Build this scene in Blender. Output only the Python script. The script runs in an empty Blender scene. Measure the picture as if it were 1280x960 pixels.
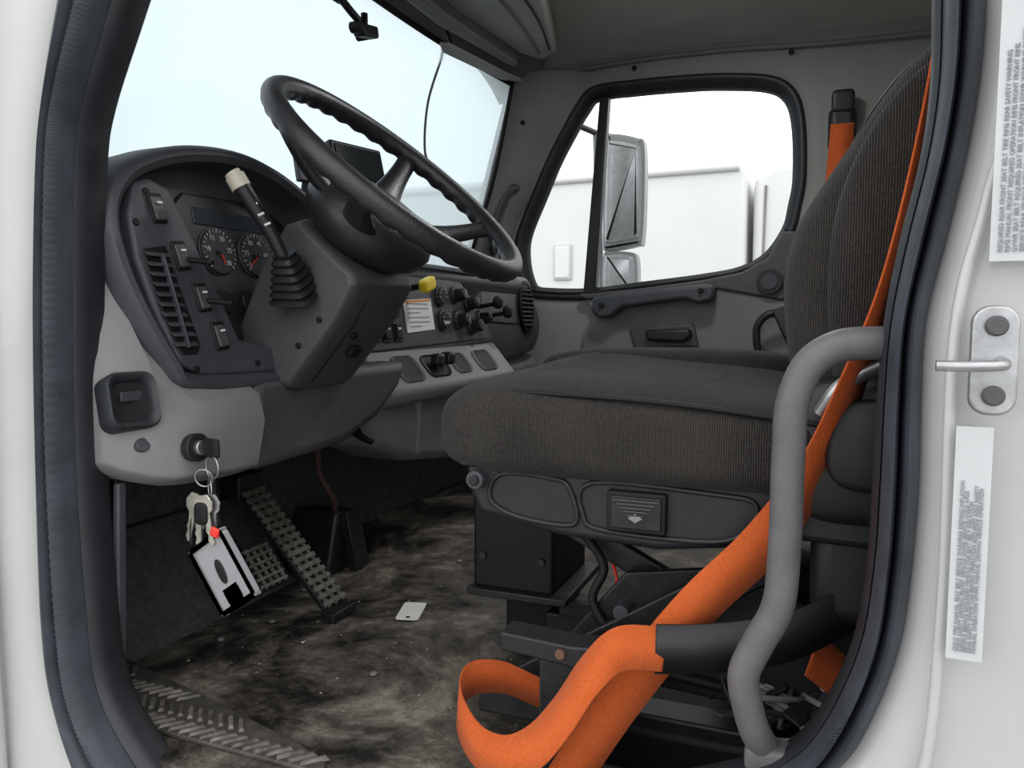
import bpy, bmesh, math, random
from mathutils import Vector, Matrix, Euler
random.seed(7)
S=bpy.context.scene
COL=S.collection
# ------------------------------------------------------------ materials
def mat(name,col,rough=.6,metal=0.,var=0.,vscale=8.,bump=0.,bscale=200.,spec=.5,coat=0.,col2=None):
    m=bpy.data.materials.new(name); m.use_nodes=True
    nt=m.node_tree; b=nt.nodes['Principled BSDF']
    b.inputs['Base Color'].default_value=(*col,1); b.inputs['Roughness'].default_value=rough
    b.inputs['Metallic'].default_value=metal; b.inputs['Specular IOR Level'].default_value=spec
    if coat: b.inputs['Coat Weight'].default_value=coat
    tc=nt.nodes.new('ShaderNodeTexCoord')
    if var or col2:
        n=nt.nodes.new('ShaderNodeTexNoise'); n.inputs['Scale'].default_value=vscale; n.inputs['Detail'].default_value=8; n.inputs['Roughness'].default_value=.65
        nt.links.new(tc.outputs['Object'],n.inputs['Vector'])
        r=nt.nodes.new('ShaderNodeValToRGB'); e=r.color_ramp.elements
        c2=col2 if col2 else tuple(min(1,c*(1+var)) for c in col)
        c1=col if col2 else tuple(c*(1-var) for c in col)
        e[0].position=.35; e[1].position=.65; e[0].color=(*c1,1); e[1].color=(*c2,1)
        nt.links.new(n.outputs['Fac'],r.inputs['Fac']); nt.links.new(r.outputs['Color'],b.inputs['Base Color'])
    if bump:
        n2=nt.nodes.new('ShaderNodeTexNoise'); n2.inputs['Scale'].default_value=bscale; n2.inputs['Detail'].default_value=3
        nt.links.new(tc.outputs['Object'],n2.inputs['Vector'])
        bp=nt.nodes.new('ShaderNodeBump'); bp.inputs['Strength'].default_value=bump; bp.inputs['Distance'].default_value=.002
        nt.links.new(n2.outputs['Fac'],bp.inputs['Height']); nt.links.new(bp.outputs['Normal'],b.inputs['Normal'])
    return m
def fabric(name,c1,c2,axis='X',scale=110):
    m=bpy.data.materials.new(name); m.use_nodes=True; nt=m.node_tree; b=nt.nodes['Principled BSDF']
    b.inputs['Roughness'].default_value=.95; b.inputs['Specular IOR Level'].default_value=.12
    b.inputs['Sheen Weight'].default_value=.05
    tc=nt.nodes.new('ShaderNodeTexCoord')
    w=nt.nodes.new('ShaderNodeTexWave'); w.bands_direction=axis; w.inputs['Scale'].default_value=scale; w.inputs['Distortion'].default_value=1.8; w.inputs['Detail'].default_value=2; w.inputs['Detail Scale'].default_value=3
    n=nt.nodes.new('ShaderNodeTexNoise'); n.inputs['Scale'].default_value=260; n.inputs['Detail'].default_value=4
    n3=nt.nodes.new('ShaderNodeTexNoise'); n3.inputs['Scale'].default_value=7; n3.inputs['Detail'].default_value=8
    for q in (w,n,n3): nt.links.new(tc.outputs['Object'],q.inputs['Vector'])
    mx=nt.nodes.new('ShaderNodeMath'); mx.operation='MULTIPLY'; nt.links.new(w.outputs['Fac'],mx.inputs[0]); nt.links.new(n.outputs['Fac'],mx.inputs[1])
    ad=nt.nodes.new('ShaderNodeMath'); ad.operation='MULTIPLY_ADD'; nt.links.new(n3.outputs['Fac'],ad.inputs[0]); ad.inputs[1].default_value=.7; nt.links.new(mx.outputs[0],ad.inputs[2])
    r=nt.nodes.new('ShaderNodeValToRGB'); r.color_ramp.elements[0].position=.3; r.color_ramp.elements[1].position=.92
    r.color_ramp.elements[0].color=(*c1,1); r.color_ramp.elements[1].color=(*c2,1)
    nt.links.new(ad.outputs[0],r.inputs['Fac']); nt.links.new(r.outputs['Color'],b.inputs['Base Color'])
    bp=nt.nodes.new('ShaderNodeBump'); bp.inputs['Strength'].default_value=.5; bp.inputs['Distance'].default_value=.002
    nt.links.new(mx.outputs[0],bp.inputs['Height']); nt.links.new(bp.outputs['Normal'],b.inputs['Normal'])
    return m
WHITE=mat('white_paint',(.425,.43,.42),.30,var=.06,vscale=3,coat=.4)
RUB=mat('rubber_seal',(.034,.039,.050),.58,bump=.3,bscale=60,var=.25,vscale=20)
RUBD=mat('rubber_dark',(.014,.016,.020),.5,var=.2,vscale=30)
GREY=mat('grey_plastic',(.195,.185,.19),.58,var=.12,vscale=6,bump=.25,bscale=500)
GREYD=mat('grey_plastic_door',(.165,.163,.155),.6,var=.08,vscale=6,bump=.25,bscale=500)
DARK=mat('charcoal_plastic',(.042,.044,.051),.52,var=.16,vscale=10,bump=.25,bscale=500)
DARK2=mat('column_plastic',(.058,.055,.060),.52,var=.16,vscale=10,bump=.25,bscale=500)
BLACK=mat('black_plastic',(.011,.011,.013),.45,var=.2,vscale=20,bump=.15,bscale=400,spec=.4)
BLK=mat('deep_black',(.005,.005,.006),.6,spec=.3)
WHEELM=mat('wheel_urethane',(.018,.018,.021),.38,var=.2,vscale=30,bump=.35,bscale=350)
HEAD=mat('headliner_cloth',(.40,.40,.365),.95,var=.05,vscale=9,bump=.4,bscale=600)
CONS=mat('overhead_plastic',(.33,.335,.31),.6,var=.05)
SEAT=fabric('seat_fabric',(.009,.0085,.008),(.050,.045,.041),'X',130)
SEAT2=fabric('seat_fabric_bolster_shaded',(.008,.0075,.007),(.044,.039,.036),'X',130)  # same fabric, darkened: shading in the colour sets the bolster apart
BELT=fabric('belt_webbing',(.36,.062,.014),(.66,.14,.036),'DIAGONAL',260)
STEEL=mat('grey_steel',(.38,.38,.39),.38,.9,var=.25,vscale=40)
STEELB=mat('black_steel',(.014,.014,.016),.45,.3,var=.4,vscale=30,bump=.3,bscale=80)
HANDM=mat('handle_paint',(.098,.093,.098),.55,var=.12,vscale=30,bump=.12,bscale=120)
CREAM=mat('cream_plastic',(.50,.46,.37),.5)
WTXT=mat('white_print',(.6,.6,.6),.6)
GTXT=mat('grey_print',(.30,.30,.32),.7)
LABEL=mat('label_paper',(.48,.49,.50),.45,var=.04,vscale=20)
PLAC=mat('placard_paper',(.70,.71,.72),.5)
YEL=mat('yellow_plastic',(.85,.62,.03),.4)
RED=mat('red_plastic',(.7,.03,.02),.4)
CARD=mat('card_paper',(.72,.71,.66),.7)
CARPET=mat('firewall_carpet',(.033,.036,.040),.95,bump=1,bscale=300,col2=(.075,.079,.085),vscale=60)
LENS=mat('mirror_glass',(.45,.47,.48),.35,.25,var=.12,vscale=40)
BRASS=mat('key_metal',(.55,.52,.45),.3,.9,var=.2,vscale=60)
TAILW=mat('truck_white',(.66,.66,.65),.4,var=.03,vscale=2)
def floor_mat():
    m=bpy.data.materials.new('dirty_vinyl_floor'); m.use_nodes=True; nt=m.node_tree; b=nt.nodes['Principled BSDF']
    tc=nt.nodes.new('ShaderNodeTexCoord')
    def noise(s,d=10,r=.65,dist=0):
        n=nt.nodes.new('ShaderNodeTexNoise'); n.inputs['Scale'].default_value=s; n.inputs['Detail'].default_value=d; n.inputs['Roughness'].default_value=r; n.inputs['Distortion'].default_value=dist
        nt.links.new(tc.outputs['Object'],n.inputs['Vector']); return n
    a=noise(3.4,15,.74,.45); c=noise(34,10,.78); g=noise(240,3); s=noise(10,12,.78,.3)
    r=nt.nodes.new('ShaderNodeValToRGB'); e=r.color_ramp.elements
    e[0].position=.40; e[0].color=(.012,.011,.010,1); e[1].position=.66; e[1].color=(.25,.225,.185,1)
    q=e.new(.475); q.color=(.045,.039,.032,1); q=e.new(.55); q.color=(.10,.087,.070,1)
    def madd(x,k,y):
        n=nt.nodes.new('ShaderNodeMath'); n.operation='MULTIPLY_ADD'; nt.links.new(x,n.inputs[0]); n.inputs[1].default_value=k
        if isinstance(y,float): n.inputs[2].default_value=y
        else: nt.links.new(y,n.inputs[2])
        return n.outputs[0]
    t=madd(a.outputs['Fac'],1.1,-.38); t=madd(c.outputs['Fac'],.25,t); t=madd(s.outputs['Fac'],.3,t); t=madd(g.outputs['Fac'],.12,t)
    nt.links.new(t,r.inputs['Fac']); nt.links.new(r.outputs['Color'],b.inputs['Base Color'])
    rr=nt.nodes.new('ShaderNodeMapRange'); rr.inputs['From Min'].default_value=.38; rr.inputs['From Max'].default_value=.6; rr.inputs['To Min'].default_value=.28; rr.inputs['To Max'].default_value=.85
    nt.links.new(t,rr.inputs['Value']); nt.links.new(rr.outputs[0],b.inputs['Roughness'])
    bp=nt.nodes.new('ShaderNodeBump'); bp.inputs['Strength'].default_value=.5; bp.inputs['Distance'].default_value=.004
    nt.links.new(t,bp.inputs['Height']); nt.links.new(bp.outputs['Normal'],b.inputs['Normal'])
    return m
FLOOR=floor_mat()
def glassm(name,tint,haze,hazecol):
    m=bpy.data.materials.new(name); m.use_nodes=True; nt=m.node_tree; nt.nodes.clear()
    o=nt.nodes.new('ShaderNodeOutputMaterial'); t=nt.nodes.new('ShaderNodeBsdfTransparent'); t.inputs[0].default_value=(*tint,1)
    g=nt.nodes.new('ShaderNodeBsdfGlossy'); g.inputs['Roughness'].default_value=.02
    l=nt.nodes.new('ShaderNodeBsdfTranslucent'); l.inputs[0].default_value=(*hazecol,1)
    f=nt.nodes.new('ShaderNodeFresnel'); f.inputs[0].default_value=1.15
    m1=nt.nodes.new('ShaderNodeMixShader'); m2=nt.nodes.new('ShaderNodeMixShader'); m1.inputs[0].default_value=haze
    nt.links.new(t.outputs[0],m1.inputs[1]); nt.links.new(l.outputs[0],m1.inputs[2])
    nt.links.new(f.outputs[0],m2.inputs[0]); nt.links.new(m1.outputs[0],m2.inputs[1]); nt.links.new(g.outputs[0],m2.inputs[2])
    nt.links.new(m2.outputs[0],o.inputs[0]); return m
WSG=glassm('windshield_glass',(.275,.32,.335),.35,(.78,.89,.93))
SDG=glassm('side_glass',(.95,.97,.97),0,(1,1,1))
# clear plastic with a milky diffuse share
def milky():
    m=bpy.data.materials.new('clear_card_plastic'); m.use_nodes=True; nt=m.node_tree; nt.nodes.clear()
    o=nt.nodes.new('ShaderNodeOutputMaterial'); t=nt.nodes.new('ShaderNodeBsdfTransparent'); p=nt.nodes.new('ShaderNodeBsdfPrincipled')
    p.inputs['Base Color'].default_value=(.42,.42,.44,1); p.inputs['Roughness'].default_value=.15
    x=nt.nodes.new('ShaderNodeMixShader'); x.inputs[0].default_value=.42
    nt.links.new(t.outputs[0],x.inputs[1]); nt.links.new(p.outputs[0],x.inputs[2]); nt.links.new(x.outputs[0],o.inputs[0]); return m
CLEARP=milky()
# ------------------------------------------------------------ geometry helpers
def empty(name):
    e=bpy.data.objects.new(name,None); e.empty_display_size=.05; COL.objects.link(e); return e
def mk(name,verts,faces,m,parent=None,smooth=True,bevel=0,sub=0,solid=0,seg=3,angle=40):
    me=bpy.data.meshes.new(name); me.from_pydata([tuple(v) for v in verts],[],faces)
    bm=bmesh.new(); bm.from_mesh(me); bmesh.ops.recalc_face_normals(bm,faces=bm.faces[:]); bm.to_mesh(me); bm.free()
    me.materials.append(m)
    o=bpy.data.objects.new(name,me); COL.objects.link(o)
    if parent: o.parent=parent
    if solid:
        s=o.modifiers.new('s','SOLIDIFY'); s.thickness=solid; s.offset=0
    if bevel:
        b=o.modifiers.new('b','BEVEL'); b.width=bevel; b.segments=seg; b.limit_method='ANGLE'; b.angle_limit=math.radians(30)
    if sub:
        s=o.modifiers.new('u','SUBSURF'); s.levels=sub; s.render_levels=sub
    if smooth:
        for p in me.polygons: p.use_smooth=True
        if not sub:
            try: me.set_sharp_from_angle(angle=math.radians(angle))
            except Exception: pass
    return o
def prism(name,pts,axis,a,b,m,parent=None,bevel=.004,smooth=True):
    n=len(pts)
    def P(q,c):
        if axis=='Y': return (q[0],c,q[1])
        if axis=='X': return (c,q[0],q[1])
        return (q[0],q[1],c)
    v=[P(q,a) for q in pts]+[P(q,b) for q in pts]
    F=[list(range(n)),list(range(2*n-1,n-1,-1))]+[[i,(i+1)%n,n+(i+1)%n,n+i] for i in range(n)]
    return mk(name,v,F,m,parent,smooth,bevel)
def box(name,c,s,m,parent=None,rot=(0,0,0),bevel=.003):
    R=Euler(rot).to_matrix(); v=[]
    for x in (-1,1):
        for y in (-1,1):
            for z in (-1,1):
                v.append(Vector(c)+R@Vector((x*s[0]/2,y*s[1]/2,z*s[2]/2)))
    F=[[0,1,3,2],[4,6,7,5],[0,4,5,1],[2,3,7,6],[0,2,6,4],[1,5,7,3]]
    return mk(name,v,F,m,parent,True,bevel)
def loft(name,loops,m,parent=None,closed=True,cap0=False,cap1=False,sub=0,bevel=0,angle=50,solid=0):
    n=len(loops[0]); v=[p for l in loops for p in l]; F=[]
    for i in range(len(loops)-1):
        for j in range(n if closed else n-1):
            k=(j+1)%n; F.append([i*n+j,i*n+k,(i+1)*n+k,(i+1)*n+j])
    if cap0: F.append(list(range(n)))
    if cap1: F.append(list(range(len(v)-n,len(v))))
    return mk(name,v,F,m,parent,True,bevel,sub,angle=angle,solid=solid)
def cr(pts,n=8,closed=False):
    P=[Vector(p) for p in pts]; out=[]; N=len(P)
    rng=range(N) if closed else range(N-1)
    for i in rng:
        if closed: p0,p1,p2,p3=P[i-1],P[i],P[(i+1)%N],P[(i+2)%N]
        else: p0,p1,p2,p3=P[max(i-1,0)],P[i],P[i+1],P[min(i+2,N-1)]
        for k in range(n):
            t=k/n
            out.append(.5*((2*p1)+(-p0+p2)*t+(2*p0-5*p1+4*p2-p3)*t*t+(-p0+3*p1-3*p2+p3)*t**3))
    if not closed: out.append(P[-1])
    return out
def resample(pts,N):
    P=[Vector(p) for p in pts]; L=[0]
    for i in range(len(P)): L.append(L[-1]+(P[(i+1)%len(P)]-P[i]).length)
    out=[];j=0
    for k in range(N):
        s=L[-1]*k/N
        while L[j+1]<s: j+=1
        t=(s-L[j])/max(1e-9,L[j+1]-L[j]); out.append(P[j].lerp(P[(j+1)%len(P)],t))
    return out
def offset(pts,d):
    n=len(pts); out=[]; A=sum(pts[i][0]*pts[(i+1)%n][1]-pts[(i+1)%n][0]*pts[i][1] for i in range(n))
    sg=1 if A>0 else -1
    for i in range(n):
        t=(Vector(pts[(i+1)%n])-Vector(pts[i-1])).normalized()
        out.append(Vector((pts[i][0]+sg*t[1]*d, pts[i][1]-sg*t[0]*d)))
    return out
def rayproj(c,p,poly):
    d=(Vector(p)-Vector(c)); best=None
    for i in range(len(poly)):
        a=Vector(poly[i]); e=Vector(poly[(i+1)%len(poly)])-a
        den=d[0]*e[1]-d[1]*e[0]
        if abs(den)<1e-9: continue
        w=a-Vector(c); t=(w[0]*e[1]-w[1]*e[0])/den; u=(w[0]*d[1]-w[1]*d[0])/den
        if t>0 and -1e-6<=u<=1+1e-6 and (best is None or t<best): best=t
    return Vector(c)+d*best
def tube(name,pts,r,m,parent=None,n=8,seg=14,smooth=True,rf=None,cap=True):
    P=cr(pts,n) if smooth and len(pts)>2 else [Vector(p) for p in pts]
    loops=[]; up=None
    for i,p in enumerate(P):
        t=(P[min(i+1,len(P)-1)]-P[max(i-1,0)]).normalized()
        if up is None:
            up=Vector((0,0,1)) if abs(t.z)<.9 else Vector((1,0,0))
        a=(up-t*up.dot(t)).normalized(); b=t.cross(a); up=a
        rr=rf(i/(len(P)-1)) if rf else r
        loops.append([p+a*rr*math.cos(2*math.pi*k/seg)+b*rr*math.sin(2*math.pi*k/seg) for k in range(seg)])
    return loft(name,loops,m,parent,True,cap,cap,angle=60)
def cyl(name,c,axis,r,h,m,parent=None,seg=28,r2=None,bevel=.0015):
    ax=Vector(axis).normalized(); up=Vector((0,0,1)) if abs(ax.z)<.9 else Vector((1,0,0))
    a=(up-ax*up.dot(ax)).normalized(); b=ax.cross(a); c=Vector(c); r2=r if r2 is None else r2
    L=[[c+ax*s*h/2+(a*math.cos(2*math.pi*k/seg)+b*math.sin(2*math.pi*k/seg))*q for k in range(seg)] for s,q in ((-1,r),(1,r2))]
    return loft(name,L,m,parent,True,True,True,bevel=bevel)
def sell(name,c,s,m,parent=None,e1=.4,e2=.3,fn=None,nu=48,nv=28,rot=(0,0,0)):
    def pw(x,e): return math.copysign(abs(x)**e,x)
    R=Euler(rot).to_matrix(); loops=[]
    for i in range(1,nv):
        ph=-math.pi/2+math.pi*i/nv; l=[]
        for j in range(nu):
            th=2*math.pi*j/nu
            q=Vector((s[0]/2*pw(math.cos(ph),e1)*pw(math.cos(th),e2), s[1]/2*pw(math.cos(ph),e1)*pw(math.sin(th),e2), s[2]/2*pw(math.sin(ph),e1)))
            if fn: q=Vector(fn(q))
            l.append(Vector(c)+R@q)
        loops.append(l)
    return loft(name,loops,m,parent,True,True,True,angle=75)
def ribbon(name,pts,wd,w,m,parent=None,th=.0022,n=8):
    P=cr(pts,n); W=cr(wd,n); A=[];B=[]
    for p,q in zip(P,W):
        q=q.normalized()*w/2; A.append(p-q); B.append(p+q)
    k=len(P); v=A+B; F=[[i,i+1,k+i+1,k+i] for i in range(k-1)]
    return mk(name,v,F,m,parent,True,solid=th)
def text(name,s,loc,size,m,parent=None,xdir=(1,0,0),ydir=(0,0,1),ext=.0003,space=1.0):
    cu=bpy.data.curves.new(name,'FONT'); cu.body=s; cu.size=size; cu.extrude=ext; cu.space_line=space
    cu.materials.append(m); o=bpy.data.objects.new(name,cu); COL.objects.link(o)
    x=Vector(xdir).normalized(); yv=Vector(ydir).normalized(); z=x.cross(yv)
    M=Matrix((x,yv,z)).transposed().to_4x4(); M.translation=Vector(loc); o.matrix_world=M
    if parent: o.parent=parent
    return o
# ------------------------------------------------------------ body and door opening
so=[(-.796,.977),(-.82,.91),(-.849,.814),(-.865,.732),(-.882,.56),(-.892,.361),(-.897,.174),(-.883,.072),(-.84,-.025),(-.77,-.075),(-.60,-.09),(-.38,-.06),(-.15,.06),(-.02,.165),(.021,.199),(.043,.245),(.060,.307),(.066,.373),(.068,.436),(.067,.499),(.068,.56),(.079,.62),(.089,.678),(.095,.729),(.097,.779),(.095,.824),(.085,1.0),(.05,1.2),(-.05,1.36),(-.2,1.42),(-.45,1.42),(-.60,1.36),(-.70,1.2)]
si=[(-.736,.983),(-.771,.917),(-.822,.821),(-.84,.756),(-.853,.61),(-.862,.397),(-.854,.188),(-.839,.083),(-.78,.008),(-.72,-.03),(-.60,-.04),(-.38,-.01),(-.17,.10),(-.065,.15),(-.026,.172),(.004,.212),(.031,.285),(.04,.357),(.042,.427),(.043,.494),(.046,.56),(.055,.624),(.067,.687),(.072,.742),(.071,.797),(.069,.845),(.06,.99),(.02,1.18),(-.08,1.32),(-.22,1.37),(-.43,1.37),(-.56,1.31),(-.64,1.18)]
SO=cr(so,6,True); SI=cr(si,6,True); N=len(SO)
cen=(-.4,.6)
rect=[(-1.45,-.45),(.75,-.45),(.75,1.75),(-1.45,1.75)]
body=empty('truck_cab_body')
def lp(pts,y): return [(p[0],y,p[1]) for p in pts]
def mix(t): return [SO[i].lerp(SI[i],t) for i in range(N)]
o1=offset(SO,.012); o2=offset(SO,.03); o3=offset(SO,.045)
RX=[rayproj(cen,p,rect) for p in SO]
loft('door_frame_panel',[lp(SO,.69),lp(SO,.668),lp(o1,.652),lp(o2,.645),lp(o3,.643),lp(RX,.62)],WHITE,body,angle=80)
tube('a_pillar_ridge',[(-.93,.628,1.4),(-.935,.628,1.0),(-.955,.628,.75),(-.97,.628,.4),(-.965,.628,-.1)],.010,WHITE,body)
tube('b_pillar_ridge',[(.127,.633,1.4),(.127,.633,.8),(.105,.633,.65),(.088,.633,.55),(.088,.633,.35),(.078,.633,.2),(.04,.633,.1)],.004,WHITE,body)
for z in (.57,.44,.35,.72): cyl('hinge_bolt',(-.985,.625,z),(0,1,0),.008,.010,STEELB,body)
seal=empty('door_seal')
loft('seal_outer_bead',[lp(SO,.70),lp(offset(SO,.004),.655),lp(mix(.08),.642),lp(mix(.2),.640),lp(mix(.3),.650),lp(mix(.34),.668)],RUB,seal,angle=80)
loft('seal_groove',[lp(mix(.33),.668),lp(mix(.36),.672),lp(mix(.42),.668)],RUBD,seal,angle=80)
def ribs(t,y,amp):
    P=mix(t); n=len(P); out=[]
    for i in range(n):
        for k in range(6):
            q=P[i].lerp(P[(i+1)%n],k/6); out.append((q[0],y+(amp if (k%2==0) else -amp),q[1]))
    return out
loft('seal_bulb',[ribs(.42,.67,0),ribs(.46,.652,.0006),ribs(.56,.645,.0009),ribs(.68,.650,.0009),ribs(.76,.664,.0006),ribs(.80,.685,0)],RUB,seal,angle=80)
loft('seal_inner_lip',[lp(mix(.80),.685),lp(mix(.84),.68),lp(mix(.95),.686),lp(SI,.70),lp(offset(SI,.004),.725),lp(offset(SI,.02),.74)],RUBD,seal,angle=80)
rin=[(-1.2,-.3),(.6,-.3),(.6,1.7),(-1.2,1.7)]
wl=empty('wall_left')
loft('driver_side_lining',[lp(offset(SI,.012),.73),lp([rayproj(cen,p,rin) for p in SI],.74)],GREYD,wl,angle=60)
# ------------------------------------------------------------ floor / shell
mk('floor',[(-1.3,.70,0),(.6,.70,0),(.6,2.75,0),(-1.3,2.75,0),(-1.3,.70,-.05),(.6,.70,-.05),(.6,2.75,-.05),(-1.3,2.75,-.05)],[[0,1,2,3],[7,6,5,4],[0,4,5,1],[1,5,6,2],[2,6,7,3],[3,7,4,0]],FLOOR)
wf=empty('wall_front')
prism('firewall',[(-1.16,0),(-1.18,.10),(-1.22,.5),(-1.5,.66),(-1.6,.66),(-1.6,-.05),(-1.16,-.05)],'Y',.70,2.75,CARPET,wf,bevel=.01)
prism('toe_board',[(-1.03,.0),(-1.05,.012),(-1.17,.18),(-1.2,.18),(-1.2,0)],'Y',.72,1.32,CARPET,wf,bevel=.004)
prism('kick_panel',[(-.87,.36),(-.93,.02),(-1.2,.02),(-1.2,.36)],'Y',.742,.755,BLACK,wf,bevel=.003)
prism('kick_panel_strip',[(-.852,.345),(-.862,.345),(-.885,.02),(-.870,.02)],'Y',.728,.742,DARK,wf,bevel=.003)
box('fuse_cover',(-1.03,.775,.13),(.16,.03,.16),BLACK,wf,bevel=.01)
prism('rear_panel',[(.5,-.05),(.56,-.05),(.56,1.7),(.5,1.7)],'Y',.70,2.75,HEAD,empty('wall_rear'))
cl=[]
for i in range(13):
    x=-1.15+1.7*i/12; row=[]
    for j in range(25):
        yy=.72+2.0*j/24; s=(yy-1.72)/1.0
        fx=max(0,(-.80-x)/.35)
        z=1.53-.10*abs(s)**6-.06*fx**2
        row.append((x,yy,z))
    cl.append(row)
loft('ceiling',cl,HEAD,None,closed=False,solid=.02)
# ------------------------------------------------------------ passenger side wall with window
fr=[(-1.035,.708),(-1.051,.80),(-1.04,.884),(-.985,1.01),(-.927,1.136),(-.87,1.235),(-.823,1.309),(-.765,1.362),(-.609,1.367),(-.45,1.363),(-.342,1.356),(-.190,1.333),(-.116,1.288),(-.082,1.197),(-.072,1.021),(-.085,.92),(-.103,.844),(-.162,.756),(-.250,.706),(-.380,.682),(-.599,.658),(-.773,.640),(-.925,.642),(-1.0,.655)]
FR=cr(fr,6,True); cp=(-.5,1.0)
wp=[(-1.40,-.05),(.56,-.05),(.56,1.62),(-.93,1.62),(-1.05,1.40),(-1.17,.95),(-1.23,.72),(-1.40,.60)]
wr=empty('wall_right')
OUT=[rayproj(cp,p,wp) for p in FR]
loft('side_lining',[lp(FR,2.70),lp(FR,2.665),lp(offset(FR,.012),2.652),lp(offset(FR,.05),2.65),lp(OUT,2.64)],mat('cab_side_trim',(.23,.23,.215),.7,var=.06,bump=.2,bscale=400),wr,angle=60)
loft('outer_skin',[lp(FR,2.70),lp(OUT,2.76)],WHITE,wr,angle=60)
win=empty('window_2')
loft('window_rubber',[lp(offset(FR,.010),2.655),lp(offset(FR,.004),2.640),lp(offset(FR,-.010),2.640),lp(offset(FR,-.020),2.655),lp(offset(FR,-.034),2.668),lp(offset(FR,-.036),2.70)],RUBD,win,angle=70)
gl=offset(FR,-.02)
mk('glass_pane',lp(gl,2.69),[list(range(len(gl)))],SDG,win,False)
prism('vent_divider_bar',[(-.745,1.335),(-.712,1.335),(-.755,.655),(-.80,.652)],'Y',2.655,2.695,BLACK,win,bevel=.005)
tube('inner_sill_strip',[(-1.0,2.645,.668),(-.9,2.645,.658),(-.77,2.645,.658),(-.60,2.645,.675),(-.38,2.645,.70),(-.25,2.645,.725),(-.17,2.645,.77),(-.12,2.645,.85)],.006,STEELB,win)
apil=empty('trim_1')
def ap(t):
    z=.70+.72*t
    xw=-1.225+.205*(t**1.0); xf=-1.06+.0*t+(.31*max(0,(t-.25))/.75)
    return [(xw-.04,2.60,z),(xw,2.57,z),(xw*.7+xf*.3,2.575,z),(xw*.35+xf*.65,2.61,z),(xf,2.66,z),(xf,2.70,z)]
loft('a_pillar_cover',[ap(k/10) for k in range(11)],GREY,apil,closed=False,angle=40)
tube('pillar_grab_handle',[(-1.03,2.60,1.03),(-1.035,2.555,1.02),(-1.07,2.55,.95),(-1.11,2.55,.84),(-1.12,2.59,.80)],.012,DARK,apil)
tube('pillar_edge',[(-1.03,2.56,1.40),(-1.10,2.56,1.08),(-1.18,2.56,.84),(-1.21,2.56,.74)],.007,BLK,apil)
# ------------------------------------------------------------ windshield
def wsb(s): return -1.21-.30*(1-abs(s)**2.4)
def wst(s): return -1.035-.14*(1-abs(s)**2.4)
rows=[]
for k in range(9):
    t=k/8; row=[]
    for j in range(33):
        s=-1+2*j/32; y=1.665+.935*s
        zt=1.40+.06*(1-s*s); row.append((wsb(s)*(1-t)+wst(s)*t, y, .70*(1-t)+zt*t))
    rows.append(row)
w1=empty('window_1')
loft('windshield_pane',rows,WSG,w1,closed=False)
hd=[]
for j in range(33):
    s=-1+2*j/32; y=1.665+.935*s; zt=1.40+.06*(1-s*s); x=wst(s)
    hd.append([(x-.03,y,zt+.02),(x-.01,y,zt-.012),(x+.02,y,zt-.016),(x+.05,y,zt+.0),(x+.10,y,zt+.03),(x+.14,y,1.53)])
loft('windshield_header_trim',hd,GREYD,w1,closed=False,angle=50)
tube('windshield_gasket',[(wst(-1+2*j/16)+.005,1.665+.935*(-1+2*j/16),1.385+.06*(1-(-1+2*j/16)**2)) for j in range(17)],.012,BLK,w1,n=2)
loft('driver_a_pillar',[[(-.95,.70,z),(-1.0,.735,z),( -1.20+.2*(z-.7)/.7,.74,z),(-1.24+.2*(z-.7)/.7,.70,z)] for z in (.55,.9,1.2,1.5)],GREY,w1)
box('roof_outer_skin',(-.30,1.7,1.66),(1.7,2.15,.04),WHITE,body)
box('rear_outer_skin',(.62,1.7,.8),(.04,2.15,1.8),WHITE,body)
# ------------------------------------------------------------ overhead console + visor
oc=empty('overhead_console')
prism('console_body',[(-.99,1.0),(-.99,2.0),(-.95,2.40),(-.90,2.50),(-.83,2.44),(-.72,2.0),(-.70,1.0)],'Z',1.425,1.50,CONS,oc,bevel=.012)
prism('console_lip',[(-1.03,1.0),(-1.04,2.0),(-.98,2.42),(-.955,2.42),(-.985,1.95),(-.98,1.0)],'Z',1.39,1.48,GREYD,oc,bevel=.010)
tube('console_seam',[(-.83,1.1,1.423),(-.84,2.0,1.423),(-.885,2.42,1.423)],.004,GREYD,oc)
tube('console_seam',[(-.76,1.1,1.423),(-.775,2.0,1.423),(-.84,2.40,1.423)],.003,BLK,oc)
v=empty('sun_visor')
prism('visor_flap',[(-1.08,2.10),(-1.10,2.16),(-1.04,2.47),(-.98,2.52),(-1.0,2.44),(-1.055,2.12)],'Z',1.370,1.384,CONS,v,bevel=.005)
tube('visor_rod',[(-1.06,2.14,1.384),(-1.07,2.12,1.42)],.006,BLACK,v)
dl=empty('added_fill_light')  # added ceiling fixture, out of view, carries the interior fill lamp
sell('added_fill_lens',(-.30,1.9,1.505),(.16,.09,.035),CREAM,dl)
sell('added_fill_bezel',(-.30,1.9,1.513),(.19,.12,.025),GREYD,dl)
tube('headliner_seam',[(-.80,2.63,1.425),(-.6,2.64,1.435),(-.3,2.64,1.43),(-.02,2.63,1.41),(.3,2.62,1.40)],.008,GREYD,apil)
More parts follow.
